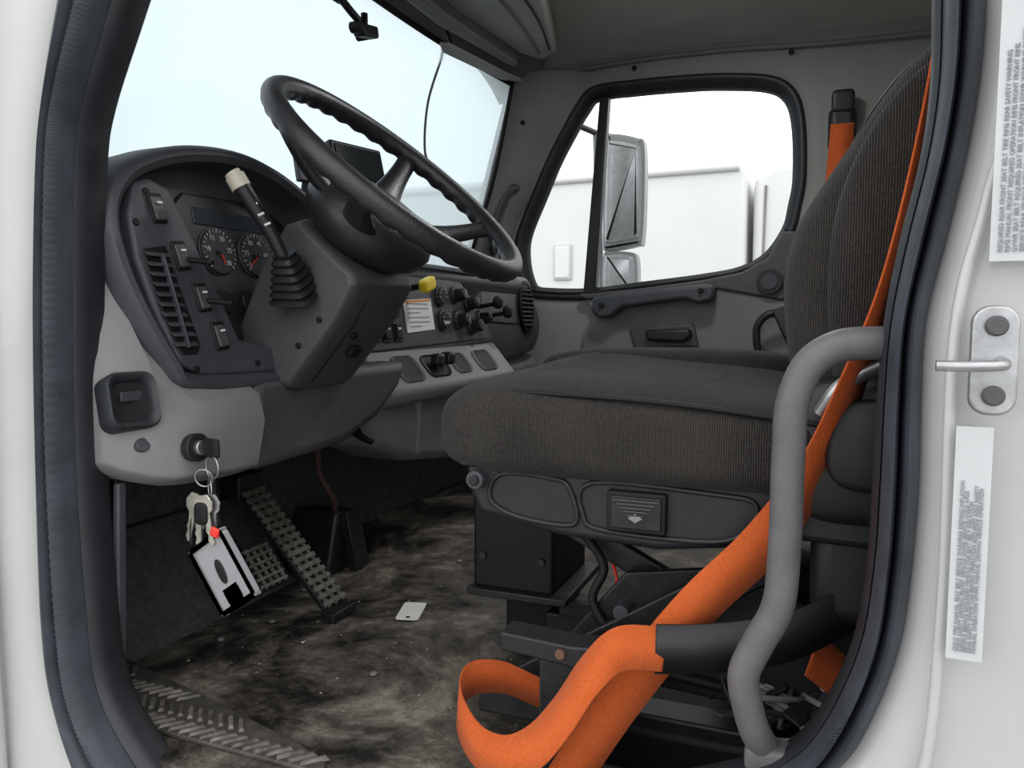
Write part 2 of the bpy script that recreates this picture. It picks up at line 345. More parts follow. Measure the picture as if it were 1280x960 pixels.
# ------------------------------------------------------------ passenger door panel
pd=empty('door_1')
prism('door_upper_panel',[(-.79,.645),(-.60,.662),(-.38,.688),(-.25,.712),(-.17,.755),(-.11,.84),(-.05,.84),(-.03,.62),(-.05,.1),(-.80,.1),(-.79,.50),(-.735,.55),(-.76,.60)],'Y',2.615,2.66,GREYD,pd,bevel=.01)
prism('door_belt_band',[(-.80,.65),(-.60,.665),(-.38,.69),(-.25,.715),(-.17,.76),(-.13,.84),(-.06,.84),(-.05,.72),(-.12,.62),(-.32,.66),(-.6,.635),(-.78,.63)],'Y',2.605,2.65,DARK2,pd,bevel=.008)
prism('arm_pull_bar',[(-.735,.635),(-.70,.643),(-.40,.672),(-.345,.676),(-.325,.655),(-.335,.622),(-.38,.612),(-.42,.628),(-.63,.602),(-.67,.57),(-.71,.563),(-.74,.59)],'Y',2.545,2.62,DARK,pd,bevel=.012)
prism('latch_recess',[(-.62,.53),(-.40,.55),(-.38,.47),(-.60,.46)],'Y',2.605,2.62,DARK2,pd,bevel=.01)
prism('door_latch_lever',[(-.56,.525),(-.41,.532),(-.40,.505),(-.43,.485),(-.55,.490)],'Y',2.575,2.61,BLACK,pd,bevel=.01)
cyl('tweeter_ring',(-.163,2.605,.682),(0,1,0),.040,.03,BLACK,pd); cyl('tweeter_cup',(-.163,2.595,.682),(0,1,0),.026,.02,DARK,pd)
tube('door_grab_strap',[(-.175,2.62,.43),(-.185,2.56,.44),(-.195,2.55,.53),(-.165,2.55,.575),(-.12,2.56,.58),(-.10,2.62,.57)],.012,BLACK,pd)
box('door_pocket',(-.42,2.58,.22),(.6,.07,.18),GREYD,pd,bevel=.02)
cyl('panel_screw',(-.70,2.54,.61),(0,1,0),.009,.012,BLK,pd); cyl('panel_screw',(-.37,2.54,.655),(0,1,0),.009,.012,BLK,pd)
for q in ((-.62,2.64,1.41),(-.12,2.64,1.40),(-1.0,2.575,1.25)): cyl('trim_clip',q,(0,1,0),.008,.01,BLK,pd)
# ------------------------------------------------------------ passenger belt
b2=empty('seat_belt')
box('anchor_cover',(.035,2.60,1.14),(.080,.04,.13),BLACK,b2,bevel=.02)
sell('anchor_cap',(.035,2.60,1.22),(.065,.05,.07),BLACK,b2)
ribbon('webbing',[(.035,2.57,1.15),(.03,2.565,1.05),(.02,2.56,.9),(.0,2.54,.5)],[(1,0,0)]*4,.066,BELT,b2)
# ------------------------------------------------------------ dashboard
D=empty('dashboard')
pod=[(1.22,.465),(1.235,.60),(1.225,.70),(1.194,.770),(1.13,.808),(1.054,.828),(.98,.830),(.896,.818),(.821,.794),(.768,.764),(.732,.718),(.724,.66),(.742,.58),(.780,.495),(.81,.462),(1.0,.455)]
def fx(z): return -.795-(z-.46)*.22
PO=resample(cr(pod,5,True),96)
def pl(pts,dx,sc=1,zc=.62,yc=.97): return [(fx(zc+(p[1]-zc)*sc)+dx,yc+(p[0]-yc)*sc,zc+(p[1]-zc)*sc) for p in pts]
PB=[(-1.42,p[0],min(p[1],.72)) for p in PO]
loft('instrument_pod',[PB,[(-1.15,p[0],min(p[1],.77)) for p in PO],pl(PO,-.06),pl(PO,-.012,1.0),pl(offset(PO,-.006),-.002),pl(offset(PO,-.014),.0),pl(offset(PO,-.024),-.008),pl(offset(PO,-.034),-.062)],DARK,D,cap1=True,angle=45)
def bz(pts,dx,h,name,m,bevel=.003):
    v=[(fx(p[1])+dx,p[0],p[1]) for p in pts]+[(fx(p[1])+dx+h,p[0],p[1]) for p in pts]; n=len(pts)
    F=[list(range(n)),list(range(2*n-1,n-1,-1))]+[[i,(i+1)%n,n+(i+1)%n,n+i] for i in range(n)]
    return mk(name,v,F,m,D,True,bevel)
bz([(.765,.70),(.785,.745),(.812,.755),(.845,.745),(.893,.62),(.925,.53),(1.0,.515),(1.18,.51),(1.18,.482),(.96,.478),(.835,.482),(.80,.50),(.775,.575),(.762,.64)],-.056,.050,'switch_bezel',DARK,.006)
bz([(.775,.655),(.815,.662),(.822,.62),(.842,.525),(.832,.512),(.806,.512),(.793,.54),(.776,.62)],-.010,.006,'vent_surround',BLK,.002)
for k in range(10):
    z=.527+k*.0135; c=.800-(z-.51)*.10
    y0=c+(.006 if z<.56 else 0)
    box('vent_louver',(fx(z)-.001,y0+.008,z),(.010,.040,.0022),DARK,D,rot=(0,.5,0),bevel=.0008)
box('vent_centre_rib',(fx(.585)+.001,.806,.585),(.008,.003,.13),DARK,D,rot=(.12,-.2,0),bevel=.001)
for (y,z) in ((.812,.713),(.838,.650),(.862,.592),(.882,.537)):
    box('rocker_switch_frame',(fx(z)-.005,y,z),(.006,.026,.042),BLK,D,rot=(.1,-.2,0),bevel=.003)
    box('rocker_switch',(fx(z)-.002,y,z),(.006,.019,.033),DARK2,D,rot=(.1,-.30,0),bevel=.002)
    box('switch_mark',(fx(z)+.0015,y,z+.008),(.001,.009,.003),WTXT,D,rot=(.1,-.28,0),bevel=0)
for (y,z) in ((.848,.645),(.870,.588)):
    cyl('toggle_stem',(fx(z)+.016,y,z-.002),(1,.25,-.1),.004,.045,BLK,D)
for (y,z) in ((.80,.735),(.825,.492),(.95,.494),(.772,.69)):
    cyl('bezel_screw',(fx(z)-.005,y,z),(1,0,.2),.005,.004,BLK,D)
DIAL=mat('dial_face',(.012,.012,.014),.35); DTXT=mat('dial_print',(.42,.42,.44),.6)
bz([(.915,.635),(.88,.72),(.92,.755),(1.10,.760),(1.17,.72),(1.19,.60),(1.17,.53),(.94,.53)],-.062,.006,'cluster_face',BLACK,.003)
bz([(.93,.708),(.93,.735),(1.10,.735),(1.10,.708)],-.058,.004,'lcd_display',mat('lcd_glass',(.03,.036,.045),.15),.002)
def gauge(y,z,r,labels,na=-60):
    x=fx(z)-.054
    cyl('gauge_bezel',(x-.002,y,z),(1,0,.2),r*1.06,.005,DARK,D); cyl('gauge_dial',(x+.0015,y,z),(1,0,.2),r,.004,DIAL,D)
    for k in range(21):
        a=math.radians(225-270*k/20); q=r*.90; L=.006 if k%2==0 else .003
        c=(x+.0045-.2*q*math.sin(a),y+math.cos(a)*q,z+math.sin(a)*q)
        box('gauge_tick',c,(.001,L,.0012),DTXT,D,rot=(a,0,0),bevel=0)
    for k,s in enumerate(labels):
        a=math.radians(225-270*k/(len(labels)-1)); q=r*.64
        text('gauge_numeral',s,(x+.005-.2*q*math.sin(a),y+math.cos(a)*q-.007,z+math.sin(a)*q-.004),.0115,DTXT,D,xdir=(0,1,0),ydir=(-.2,0,1))
    aa=math.radians(na)
    box('gauge_needle',(x+.007,y+r*.4*math.cos(aa),z+r*.4*math.sin(aa)),(.001,r*.85,.0018),RED,D,rot=(aa,0,0),bevel=0)
    cyl('needle_hub',(x+.007,y,z),(1,0,.2),.004,.003,BLACK,D)
gauge(.968,.668,.037,['5','10','15','20','25','30'],-65)
gauge(1.055,.668,.037,['5','15','30','45','60','75'],225)
for (y,z) in ((.965,.590),(1.02,.590),(1.075,.588)): cyl('small_gauge',(fx(z)-.054,y,z),(1,0,.2),.019,.006,DIAL,D)
ksec=[(.704,[(-.93,.66),(-.880,.635),(-.868,.52),(-.845,.42),(-.850,.378),(-.87,.372),(-1.15,.36)]),
      (.72,[(-.93,.65),(-.873,.630),(-.855,.52),(-.822,.42),(-.827,.366),(-.855,.358),(-1.15,.36)]),
      (.74,[(-.92,.64),(-.866,.615),(-.838,.51),(-.800,.42),(-.806,.356),(-.835,.346),(-1.15,.36)]),
      (.765,[(-.90,.56),(-.850,.54),(-.815,.48),(-.785,.415),(-.79,.350),(-.82,.338),(-1.15,.36)]),
      (.80,[(-.88,.48),(-.815,.478),(-.785,.450),(-.772,.41),(-.782,.348),(-.81,.334),(-1.15,.36)]),
      (.86,[(-.88,.468),(-.81,.468),(-.780,.448),(-.768,.41),(-.780,.345),(-.81,.330),(-1.15,.36)]),
      (.925,[(-.88,.468),(-.81,.468),(-.782,.450),(-.772,.41),(-.788,.340),(-.82,.328),(-1.15,.36)])]
loft('knee_panel',[[(q[0],y,q[1]) for q in l] for y,l in ksec],GREY,D,cap0=True,cap1=True,sub=0,bevel=.004,angle=50)
vt=(-.822,.724,.455)
def rr(w,h,r,n=5):
    o=[]
    for cx,cy,a0 in ((w/2-r,h/2-r,0),(-w/2+r,h/2-r,90),(-w/2+r,-h/2+r,180),(w/2-r,-h/2+r,270)):
        for k in range(n+1):
            a=math.radians(a0+90*k/n); o.append((cx+r*math.cos(a),cy+r*math.sin(a)))
    return o
nrm=Vector((.86,-.30,.25)).normalized(); ux=Vector((0,0,1)).cross(nrm).normalized(); uy=nrm.cross(ux)
def onp(c,pts,d,sc=1): return [Vector(c)+ux*p[0]*sc+uy*p[1]*sc+nrm*d for p in pts]
q=rr(.064,.074,.016)
loft('side_vent_bezel',[onp(vt,q,-.02),onp(vt,q,.014),onp(vt,q,.020,.92),onp(vt,q,.018,.78),onp(vt,q,.006,.66)],RUBD,D,cap1=False)
loft('side_vent_throat',[onp(vt,q,.0065,.70),onp(vt,q,.0055,.3)],BLK,D,cap1=True)
box('side_vent_blade',Vector(vt)+nrm*.009+uy*.006,(.004,.032,.012),DARK,D,bevel=.001)
cyl('round_plug',Vector((-.814,.733,.398)),nrm,.009,.016,DARK,D)
cyl('ignition_bezel',(-.774,.785,.390),(1,-.1,.1),.019,.014,BLACK,D); cyl('ignition_barrel',(-.767,.785,.390),(1,-.1,.1),.010,.014,STEEL,D)
prism('lower_column_cover',[(.928,.475),(1.40,.475),(1.36,.42),(1.28,.37),(1.16,.335),(.928,.328)],'X',-.795,-1.10,DARK2,D,bevel=.02)
tube('under_cover_hose',[(-.86,1.30,.40),(-.92,1.38,.33),(-.90,1.42,.30)],.012,BLK,D)
prism('dash_top',[(-.915,.700),(-.895,.672),(-.93,.60),(-1.2,.5),(-1.45,.6),(-1.50,.735),(-1.2,.725)],'Y',1.19,2.40,DARK,D,bevel=.015)
ce=[(1.25,.47),(1.25,.675),(1.80,.680),(1.86,.668),(1.92,.62),(2.01,.54),(2.02,.497),(1.9,.49)]
def cx(z): return -.875-(z-.5)*.16
def cpn(name,pts,dx,h,m,bevel=.003):
    v=[(cx(p[1])+dx,p[0],p[1]) for p in pts]+[(cx(p[1])+dx+h,p[0],p[1]) for p in pts]; n=len(pts)
    F=[list(range(n)),list(range(2*n-1,n-1,-1))]+[[i,(i+1)%n,n+(i+1)%n,n+i] for i in range(n)]
    return mk(name,v,F,m,D,True,bevel)
cpn('centre_stack_panel',ce,-.10,.10,DARK,.010)
cpn('centre_inset',[(1.28,.49),(1.28,.655),(1.79,.662),(1.84,.65),(1.98,.53),(1.98,.507)],-.004,.008,DARK,.004)
cpn('placard',[(1.53,.530),(1.53,.605),(1.665,.612),(1.665,.537)],.004,.003,PLAC,.001)
for k in range(6):
    z=.543+k*.0105; cpn('placard_line',[(1.545,z),(1.545,z+.003),(1.645 if k%3 else 1.60,z+.004),(1.645 if k%3 else 1.60,z+.001)],.007,.0006,GTXT,0)
cpn('placard_header',[(1.535,.598),(1.535,.604),(1.66,.611),(1.66,.605)],.007,.0006,mat('print_orange',(.7,.25,.05),.6),0)
for i in range(5):
    for j in range(2):
        y=1.30+i*.047; z=.535+j*.055
        cpn('switch_frame',[(y-.018,z-.023),(y-.018,z+.023),(y+.018,z+.023),(y+.018,z-.023)],.003,.005,BLACK,.002)
        cpn('switch_cap',[(y-.013,z-.017),(y-.013,z+.017),(y+.013,z+.017),(y+.013,z-.017)],.006,.006,BLK,.002)
        cpn('switch_icon',[(y-.006,z+.004),(y-.006,z+.009),(y+.006,z+.009),(y+.006,z+.004)],.0122,.0006,WTXT,0)
for (y,z) in ((1.715,.620),(1.715,.560)):
    cyl('air_gauge_ring',(cx(z)+.008,y,z),(1,0,.15),.027,.012,DARK,D); cyl('air_gauge_face',(cx(z)+.013,y,z),(1,0,.15),.022,.008,BLK,D)
    for k in range(9):
        a=math.radians(220-260*k/8); box('air_gauge_tick',(cx(z)+.018,y+.018*math.cos(a),z+.018*math.sin(a)),(.001,.005,.0015),WTXT,D,rot=(a,0,0),bevel=0)
box('radio_mark',(cx(.56)+.018,1.715,.552),(.001,.03,.012),LABEL,D,bevel=0)
for (y,z,r) in ((1.800,.625,.018),(1.87,.605,.018),(1.80,.560,.02),(1.875,.545,.02),(1.94,.565,.018)):
    cyl('knob_base',(cx(z)+.008,y,z),(1,0,.15),r*1.25,.010,DARK,D)
    cyl('control_knob',(cx(z)+.025,y,z),(1,0,.15),r,.030,BLACK,D,r2=r*.8,bevel=.004)
    box('knob_mark',(cx(z)+.041,y,z+.006),(.001,.002,.010),WTXT,D,bevel=0)
for (y,z) in ((1.93,.60),(1.99,.575)):
    cyl('air_valve_stem',(cx(z)+.035,y,z),(1,0,.15),.006,.06,BLK,D); sell('air_valve_knob',(cx(z)+.07,y,z+.008),(.025,.036,.036),BLK,D,e1=.8,e2=.8)
cyl('brake_valve_stem',(cx(.64)+.03,1.56,.635),(1,0,.15),.007,.06,BLK,D)
sell('yellow_valve_knob',(cx(.64)+.065,1.55,.640),(.022,.055,.030),YEL,D,e1=.4,e2=.5,rot=(.3,0,0))
# console tray with cup holders facing the seat
prism('console_tray',[(-.90,.500),(-.875,.495),(-.805,.410),(-.815,.385),(-.90,.36),(-1.0,.36),(-1.0,.50)],'Y',1.34,2.03,GREY,D,bevel=.010)
nrmB=Vector((.772,0,.636)); vv=Vector((-.636,0,.772)); u=Vector((0,1,0))
for (y,w,h) in ((1.47,.10,.070),(1.60,.11,.062),(1.73,.09,.060),(1.88,.11,.066)):
    c=Vector((-.840,y,.4525)); pts=rr(w,h,.022)
    L=[[c+u*p[0]*s+vv*p[1]*s+nrmB*d for p in pts] for s,d in ((1,-.002),(1.0,.004),(.94,.006),(.86,.001))]
    loft('cup_holder_rim',L,GREYD if y!=1.60 else RUBD,D,cap1=False)
    loft('cup_well',[[c+u*p[0]*s+vv*p[1]*s+nrmB*.0015 for p in pts] for s in (.9,.3)],BLK,D,cap1=True)
box('lighter_socket',(-.825,1.585,.468),(.025,.035,.03),BLACK,D,bevel=.008); box('lighter_socket',(-.825,1.635,.470),(.03,.03,.03),BLACK,D,bevel=.008)
lw=[(-.93,.40),(-.880,.39),(-.865,.33),(-.875,.25),(-.90,.232),(-1.05,.235)]
loft('lower_console',[[(q[0]+dx,y,q[1]+dz*(.45-q[1])*6) for q in lw] for y,dx,dz in ((1.36,-.02,.10),(1.42,0,.04),(1.55,.0,.0),(1.84,.0,-.03),(2.0,-.01,-.03))],GREY,D,cap0=True,cap1=True,bevel=.008)
prism('lower_console_rib',[(-.90,.41),(-.855,.41),(-.868,.25),(-.90,.25)],'Y',1.56,1.572,GREY,D,bevel=.003)
pp=[(1.98,.69),(2.10,.693),(2.28,.688),(2.42,.665),(2.52,.60),(2.545,.54),(2.51,.47),(2.40,.435),(2.0,.43)]
PPs=cr(pp,4,True)
loft('passenger_dash',[[(-1.4,p[0],min(p[1],.70)) for p in PPs],[(-.99,p[0],p[1]) for p in PPs],[(-.94,p[0],p[1]) for p in offset(PPs,-.004)],[(-.92,p[0],p[1]) for p in offset(PPs,-.015)],[(-.91,p[0],p[1]) for p in offset(PPs,-.04)]],DARK,D,cap1=True,angle=50)
cv=Vector((-.905,2.36,.60))
pts=[(.048*math.cos(a)-.35*.085*math.sin(a)*.5,.085*math.sin(a)) for a in [2*math.pi*k/32 for k in range(32)]]
loft('side_vent_oval',[[cv+Vector((d,p[0]*s*1.3,p[1]*s)) for p in pts] for s,d in ((1,-.02),(1,.006),(.9,.008),(.84,-.004))],BLK,D,cap1=True)
for k in range(9):
    z=.545+k*.014; w=.10*math.sqrt(max(.05,1-((z-.60)/.075)**2)); box('oval_louver',(-.900,2.36-.18*(z-.60),z),(.010,w,.004),DARK,D,rot=(0,.4,0),bevel=.001)
tube('glovebox_seam',[(-.908,2.03,.56),(-.908,2.20,.552),(-.912,2.45,.545)],.003,BLK,D)
tube('dash_pad_seam',[(-.888,1.2,.680),(-.90,1.9,.685),(-.915,2.02,.66),(-.913,2.04,.48)],.004,BLK,D)
prism('passenger_lower_dash',[(-.95,.44),(-.93,.40),(-1.0,.25),(-1.2,.25),(-1.2,.44)],'Y',1.95,2.55,GREY,D,bevel=.01)
# ------------------------------------------------------------ steering column
SC=empty('steering_column')
cs=[(-.885,.545),(-.835,.645),(-.785,.712),(-.755,.718),(-.685,.655),(-.655,.632),(-.652,.615),(-.690,.555),(-.785,.448),(-.87,.452)]
loft('column_shroud',[[(q[0]*s-.77*(1-s),y,q[1]*s+.59*(1-s)) for q in cs] for y,s in ((.990,.90),(.997,.965),(1.012,1.0),(1.150,1.0),(1.165,.965),(1.172,.90))],DARK2,SC,cap0=True,cap1=True,bevel=.003,angle=35)
tube('shroud_split_line',[(-.86,.992,.53),(-.78,.991,.57),(-.690,.992,.618)],.0012,BLK,SC,smooth=False)
tube('shroud_panel_line',[(-.655,1.04,.612),(-.690,1.04,.553),(-.775,1.04,.458)],.0015,BLK,SC,smooth=False)
for q in ((-.72,.56),(-.76,.52),(-.82,.49)): cyl('shroud_screw',(q[0],.990,q[1]),(0,1,0),.005,.006,BLK,SC)
box('release_button',(-.725,1.09,.508),(.012,.03,.02),BLK,SC,rot=(0,.6,0))
cyl('keyhole_plug',(-.705,1.06,.535),(.78,0,-.62),.006,.01,BLK,SC)
tube('column_shaft',[(-.735,1.09,.67),(-.705,1.09,.70)],.045,BLACK,SC,smooth=False)
bl=[]
b0=Vector((-.757,.985,.598)); b1=Vector((-.752,.950,.660)); ax=(b1-b0).normalized(); A=Vector((1,0,.1)); A=(A-ax*A.dot(ax)).normalized(); B=ax.cross(A)
for k in range(13):
    t=k/12; w=(.034-.019*t)*(1.08 if k%2==0 else .86)
    bl.append([b0.lerp(b1,t)+A*p[0]*w+B*p[1]*w for p in rr(2,2,.5)])
loft('stalk_boot',bl,BLACK,SC,cap0=True,cap1=True,angle=30)
st=[(-.752,.950,.650),(-.764,.935,.69),(-.782,.92,.728),(-.795,.91,.755)]
tube('turn_signal_stalk',st,.013,BLACK,SC,rf=lambda t:.009+.0045*t)
tube('stalk_tip',[(-.794,.911,.752),(-.802,.906,.769)],.0148,CREAM,SC,smooth=False)
tube('stalk_cap',[(-.802,.906,.769),(-.805,.904,.774)],.0120,CREAM,SC,smooth=False)
for k in range(3): tube('stalk_marking',[(-.762-.008*k,.920-.004*k,.698+.014*k),(-.755-.008*k,.925-.004*k,.702+.014*k)],.0020,WTXT,SC,smooth=False)
# ------------------------------------------------------------ steering wheel
SW=empty('steering_wheel')
wc=Vector((-.630,1.088,.783)); th=.721
nw=Vector((math.sin(th),0,math.cos(th))); ud=Vector((-math.cos(th),0,math.sin(th))); vd=Vector((0,1,0))
L=[];NN=220
for k in range(NN):
    a=2*math.pi*k/NN; e=ud*math.cos(a)+vd*math.sin(a); l=[]
    for j in range(18):
        b=2*math.pi*j/18; gr=1+.10*math.sin(a*40)*max(0,-math.cos(b)*.3-math.sin(b))
        l.append(wc+e*(.224+.0172*gr*math.cos(b))+nw*.0172*gr*math.sin(b))
    L.append(l)
L.append(L[0])
loft('rim',L,WHEELM,SW,angle=80)
hc=wc-nw*.085
def hubpt(a,r,h): return hc+ud*(r*math.cos(a)*.95)+vd*(r*math.sin(a)*1.05)+nw*h
prof=[(.05,-.048),(.085,-.042),(.108,-.022),(.115,.002),(.108,.022),(.088,.036),(.05,.042),(.0,.043)]
loft('hub_pad',[[hubpt(2*math.pi*j/40,r,h) for j in range(40)] for r,h in prof],WHEELM,SW,cap0=True,angle=70)
for s in (1,-1):
  for ang in (58,112):
    a=math.radians(ang)*s; e=ud*math.cos(a)+vd*math.sin(a); side=nw.cross(e).normalized()
    secs=[]
    for t in [i/8 for i in range(9)]:
        r=.07+.154*t; h=-.075+.075*(t**1.6); w=.038-.020*math.sin(min(1,t*1.1)*math.pi/2)*1.0+(.006 if t>.9 else 0); hh=.014
        c=wc+e*r+nw*h
        secs.append([c+side*w*math.cos(q)+nw*hh*math.sin(q) for q in [2*math.pi*i/14 for i in range(14)]])
    loft('spoke',secs,WHEELM,SW,cap0=True,cap1=True,angle=70)
cyl('horn_ring',hc+nw*.044,nw,.035,.006,BLACK,SW,bevel=.002)
# ------------------------------------------------------------ driver seat
DS=empty('driver_seat')
def cf(q):
    x,y,z=q
    top=max(0,z)/.065
    z2=z+ (.016*math.exp(-((x+.13)/.12)**2) - .02*(x/.22)**2*(1 if x>0 else .4))*top
    z2+= top*(.020*(y+.23)/.46)
    z2-= .012*top*math.exp(-((y)/.12)**2)*(1 if x>-.12 else .3)
    x2=x-(.012*math.sin(max(0,min(1,(z+.06)/.12))*math.pi) if x<-.18 else 0)
    y2=y*(1+.04*math.cos(z*18)-.06*max(0,-x/.22-.55))
    return (x2,y2,z2)
sell('seat_cushion',(-.200,1.035,.428),(.46,.46,.116),SEAT,DS,e1=.42,e2=.26,fn=cf,nu=96,nv=44)
tube('cushion_seam',[(-.405,.88,.472),(-.365,.825,.476),(-.28,.808,.478),(-.15,.803,.473),(-.02,.803,.460),(.03,.806,.453)],.0028,BLK,DS)
sell('cushion_far_bolster',(-.22,1.22,.484),(.42,.12,.065),SEAT,DS,e1=.7,e2=.5)
def back(name,st,yc,m):
    L=[]
    for z,xf,w,t in st:
        l=[]
        for j in range(32):
            a=2*math.pi*j/32; c=math.cos(a); s=math.sin(a)
            l.append((xf+t/2-math.copysign(abs(c)**.55,c)*t/2, yc+math.copysign(abs(s)**.5,s)*w/2, z))
        L.append(l)
    return loft(name,L,m,DS,cap0=True,cap1=True,sub=1,angle=80)
back('backrest',[(.42,.0,.34,.10),(.46,-.030,.38,.13),(.54,-.042,.40,.14),(.60,-.048,.40,.15),(.655,-.041,.40,.15),(.70,-.016,.39,.15),(.75,.018,.38,.15),(.80,.046,.37,.15),(.835,.074,.35,.13),(.862,.106,.31,.10),(.880,.142,.24,.06),(.886,.165,.16,.03)],1.06,SEAT)
back('backrest_bolster',[(.43,.035,.05,.06),(.46,.018,.10,.12),(.54,.004,.12,.16),(.62,.000,.125,.17),(.68,.008,.12,.17),(.73,.026,.115,.16),(.77,.048,.11,.15),(.80,.075,.10,.12),(.82,.108,.08,.08),(.828,.14,.05,.03)],.870,SEAT2)
tube('bolster_seam',[(.006,.930,.47),(-.012,.936,.56),(-.012,.936,.64),(.006,.936,.70),(.036,.936,.765),(.075,.932,.82),(.12,.93,.85)],.006,BLK,DS)
sp=[(-.392,.392),(-.20,.393),(-.03,.392),(.10,.40),(.10,.33),(-.05,.335),(-.07,.320),(-.16,.308),(-.272,.312),(-.375,.330),(-.39,.36)]
prism('seat_side_shell',sp,'Y',.822,.86,BLACK,DS,bevel=.008)
prism('shell_top_flange',[(-.398,.397),(.0,.397),(.0,.387),(-.396,.387)],'Y',.814,.86,BLACK,DS,bevel=.003)
prism('seat_base_pan',[(-.38,.395),(.08,.395),(.08,.335),(-.36,.335)],'Y',.85,1.24,BLACK,DS,bevel=.01)
def ringp(name,pts,y,m,w=.004):
    P=cr([(p[0],y,p[1]) for p in pts],5,True); P.append(P[0]); tube(name,P,w,m,DS,smooth=False,cap=False)
ringp('shell_recess_rim',[(-.345,.380),(-.28,.379),(-.262,.370),(-.252,.335),(-.27,.326),(-.33,.332),(-.36,.35)],.821,BLACK,.003)
ringp('shell_recess_rim',[(-.235,.378),(-.10,.376),(-.06,.370),(-.065,.345),(-.10,.325),(-.22,.325),(-.245,.34)],.821,BLACK,.003)
cyl('adjust_knob',(-.375,.816,.372),(0,1,0),.011,.014,DARK,DS); cyl('adjust_knob_cap',(-.375,.808,.372),(0,1,0),.006,.006,STEELB,DS)
box('badge_frame',(-.183,.819,.350),(.066,.012,.046),BLK,DS,bevel=.003)
box('badge_plate',(-.183,.8125,.350),(.056,.003,.036),STEELB,DS,bevel=.002)
for k in range(5): box('badge_rib',(-.183,.810,.364-k*.004),(.05-.008*k,.002,.0012),DARK2,DS,bevel=0)
prism('badge_emblem',[(-.191,.345),(-.183,.350),(-.175,.345),(-.183,.340)],'Y',.809,.811,GREY,DS,bevel=0)
sell('recliner_cover',(.045,.84,.43),(.14,.07,.15),BLACK,DS,e1=.5,e2=.4)
tube('recliner_arm',[(.0,.80,.47),(.02,.79,.50),(.06,.80,.52)],.007,STEEL,DS)
sell('recliner_cap',(.045,.80,.44),(.08,.03,.09),BLACK,DS,e1=.7,e2=.8)
box('rear_base_cover',(.06,.88,.31),(.13,.10,.13),BLACK,DS,bevel=.02)
box('suspension_tower',(-.450,1.205,.225),(.138,.18,.20),BLK,DS,bevel=.006)
box('tower_flange',(-.44,1.20,.122),(.17,.20,.012),STEELB,DS,bevel=.002)
for q in ((-.50,.18),(-.40,.18),(-.45,.25)): cyl('tower_bolt',(q[0],1.113,q[1]),(0,1,0),.006,.008,STEELB,DS,seg=12,bevel=0)
box('tower_foot',(-.30,1.16,.10),(.16,.04,.03),STEELB,DS)
box('tower_leg',(-.45,1.24,.06),(.10,.06,.12),BLK,DS)
prism('scissor_arm',[(-.40,.10),(-.37,.10),(-.02,.325),(-.02,.28),(-.32,.07),(-.40,.07)],'Y',.90,.915,STEELB,DS,bevel=.003)
prism('scissor_plate',[(-.33,.11),(-.22,.245),(-.10,.265),(.06,.20),(.06,.11),(-.1,.10)],'Y',.925,.935,STEELB,DS,bevel=.003)
prism('scissor_cross_arm',[(-.36,.30),(-.33,.32),(.08,.12),(.08,.08)],'Y',.955,.97,STEELB,DS,bevel=.003)
for q in ((-.22,.20),(-.10,.235),(-.33,.10)): cyl('pivot_bolt',(q[0],.915,q[1]),(0,1,0),.010,.03,DARK,DS)
box('lower_frame_rail',(-.14,.93,.055),(.55,.05,.04),STEELB,DS,bevel=.004)
box('lower_frame_rail',(-.14,1.20,.055),(.55,.05,.04),STEELB,DS,bevel=.004)
box('floor_pedestal',(-.10,1.06,.03),(.46,.32,.06),BLK,DS,bevel=.01)
sell('air_spring',(-.05,1.08,.17),(.16,.16,.16),BLK,DS,e1=.6,e2=1)
prism('tether_bar',[(-.337,.200),(-.337,.178),(-.255,.172),(-.235,.162),(-.16,.165),(-.15,.205),(-.25,.196)],'Y',.795,.835,BLACK,DS,bevel=.003)
prism('tether_bracket_leg',[(-.290,.18),(-.235,.18),(-.235,.03),(-.290,.0),(-.29,.0)],'Y',.80,.86,STEELB,DS,bevel=.003)
cyl('tether_bolt',(-.262,.793,.186),(0,1,0),.006,.006,mat('rusty_bolt',(.12,.055,.035),.8),DS)
tube('seat_cable',[(-.30,.95,.30),(-.25,.93,.25),(-.26,.92,.20),(-.20,.91,.14),(-.1,.92,.12)],.006,BLK,DS)
tube('seat_red_wire',[(-.26,1.0,.24),(-.245,.98,.215),(-.25,.97,.19)],.002,RED,DS)
# ------------------------------------------------------------ driver belt
DB=empty('seat_belt')
ribbon('shoulder_webbing',[(.10,.83,.90),(.082,.80,.75),(.056,.785,.60),(.027,.785,.50),(-.004,.80,.412),(-.050,.80,.335),(-.112,.800,.262),(-.175,.785,.175),(-.222,.765,.10),(-.26,.75,.03)],
  [(.25,.9,.1),(.25,.9,.1),(.3,.8,.0),(.45,.75,-.1),(.6,.6,-.25),(.75,.3,-.50),(.75,.2,-.6),(.75,.15,-.55),(.75,.2,-.5),(.75,.2,-.5)],.047,BELT,DB)
ribbon('lap_webbing',[(-.140,.768,.222),(-.185,.758,.220),(-.215,.748,.190),(-.240,.738,.148),(-.268,.728,.112),(-.303,.728,.092),(-.345,.745,.090),(-.385,.785,.105),(-.392,.83,.116),(-.36,.86,.112),(-.31,.875,.092),(-.25,.88,.08)],
  [(.1,.3,1),(-.2,.3,.9),(-.5,.6,.6),(-.55,.6,.45),(-.45,.5,.65),(-.2,.4,.9),(.0,.3,1),(.0,.2,1),(0,0,1),(0,-.1,1),(.1,-.2,1),(.1,-.2,1)],.044,BELT,DB)
ribbon('webbing_sleeve',[(-.150,.766,.222),(-.09,.776,.229),(-.02,.80,.243),(.04,.85,.266),(.09,.90,.285)],[(.0,.1,1)]*5,.050,BLACK,DB,th=.004)
ribbon('buckle_stalk',[(-.01,1.30,.40),(-.03,1.29,.50),(-.045,1.28,.545)],[(1,0,.3)]*3,.03,BLACK,DB,th=.01)
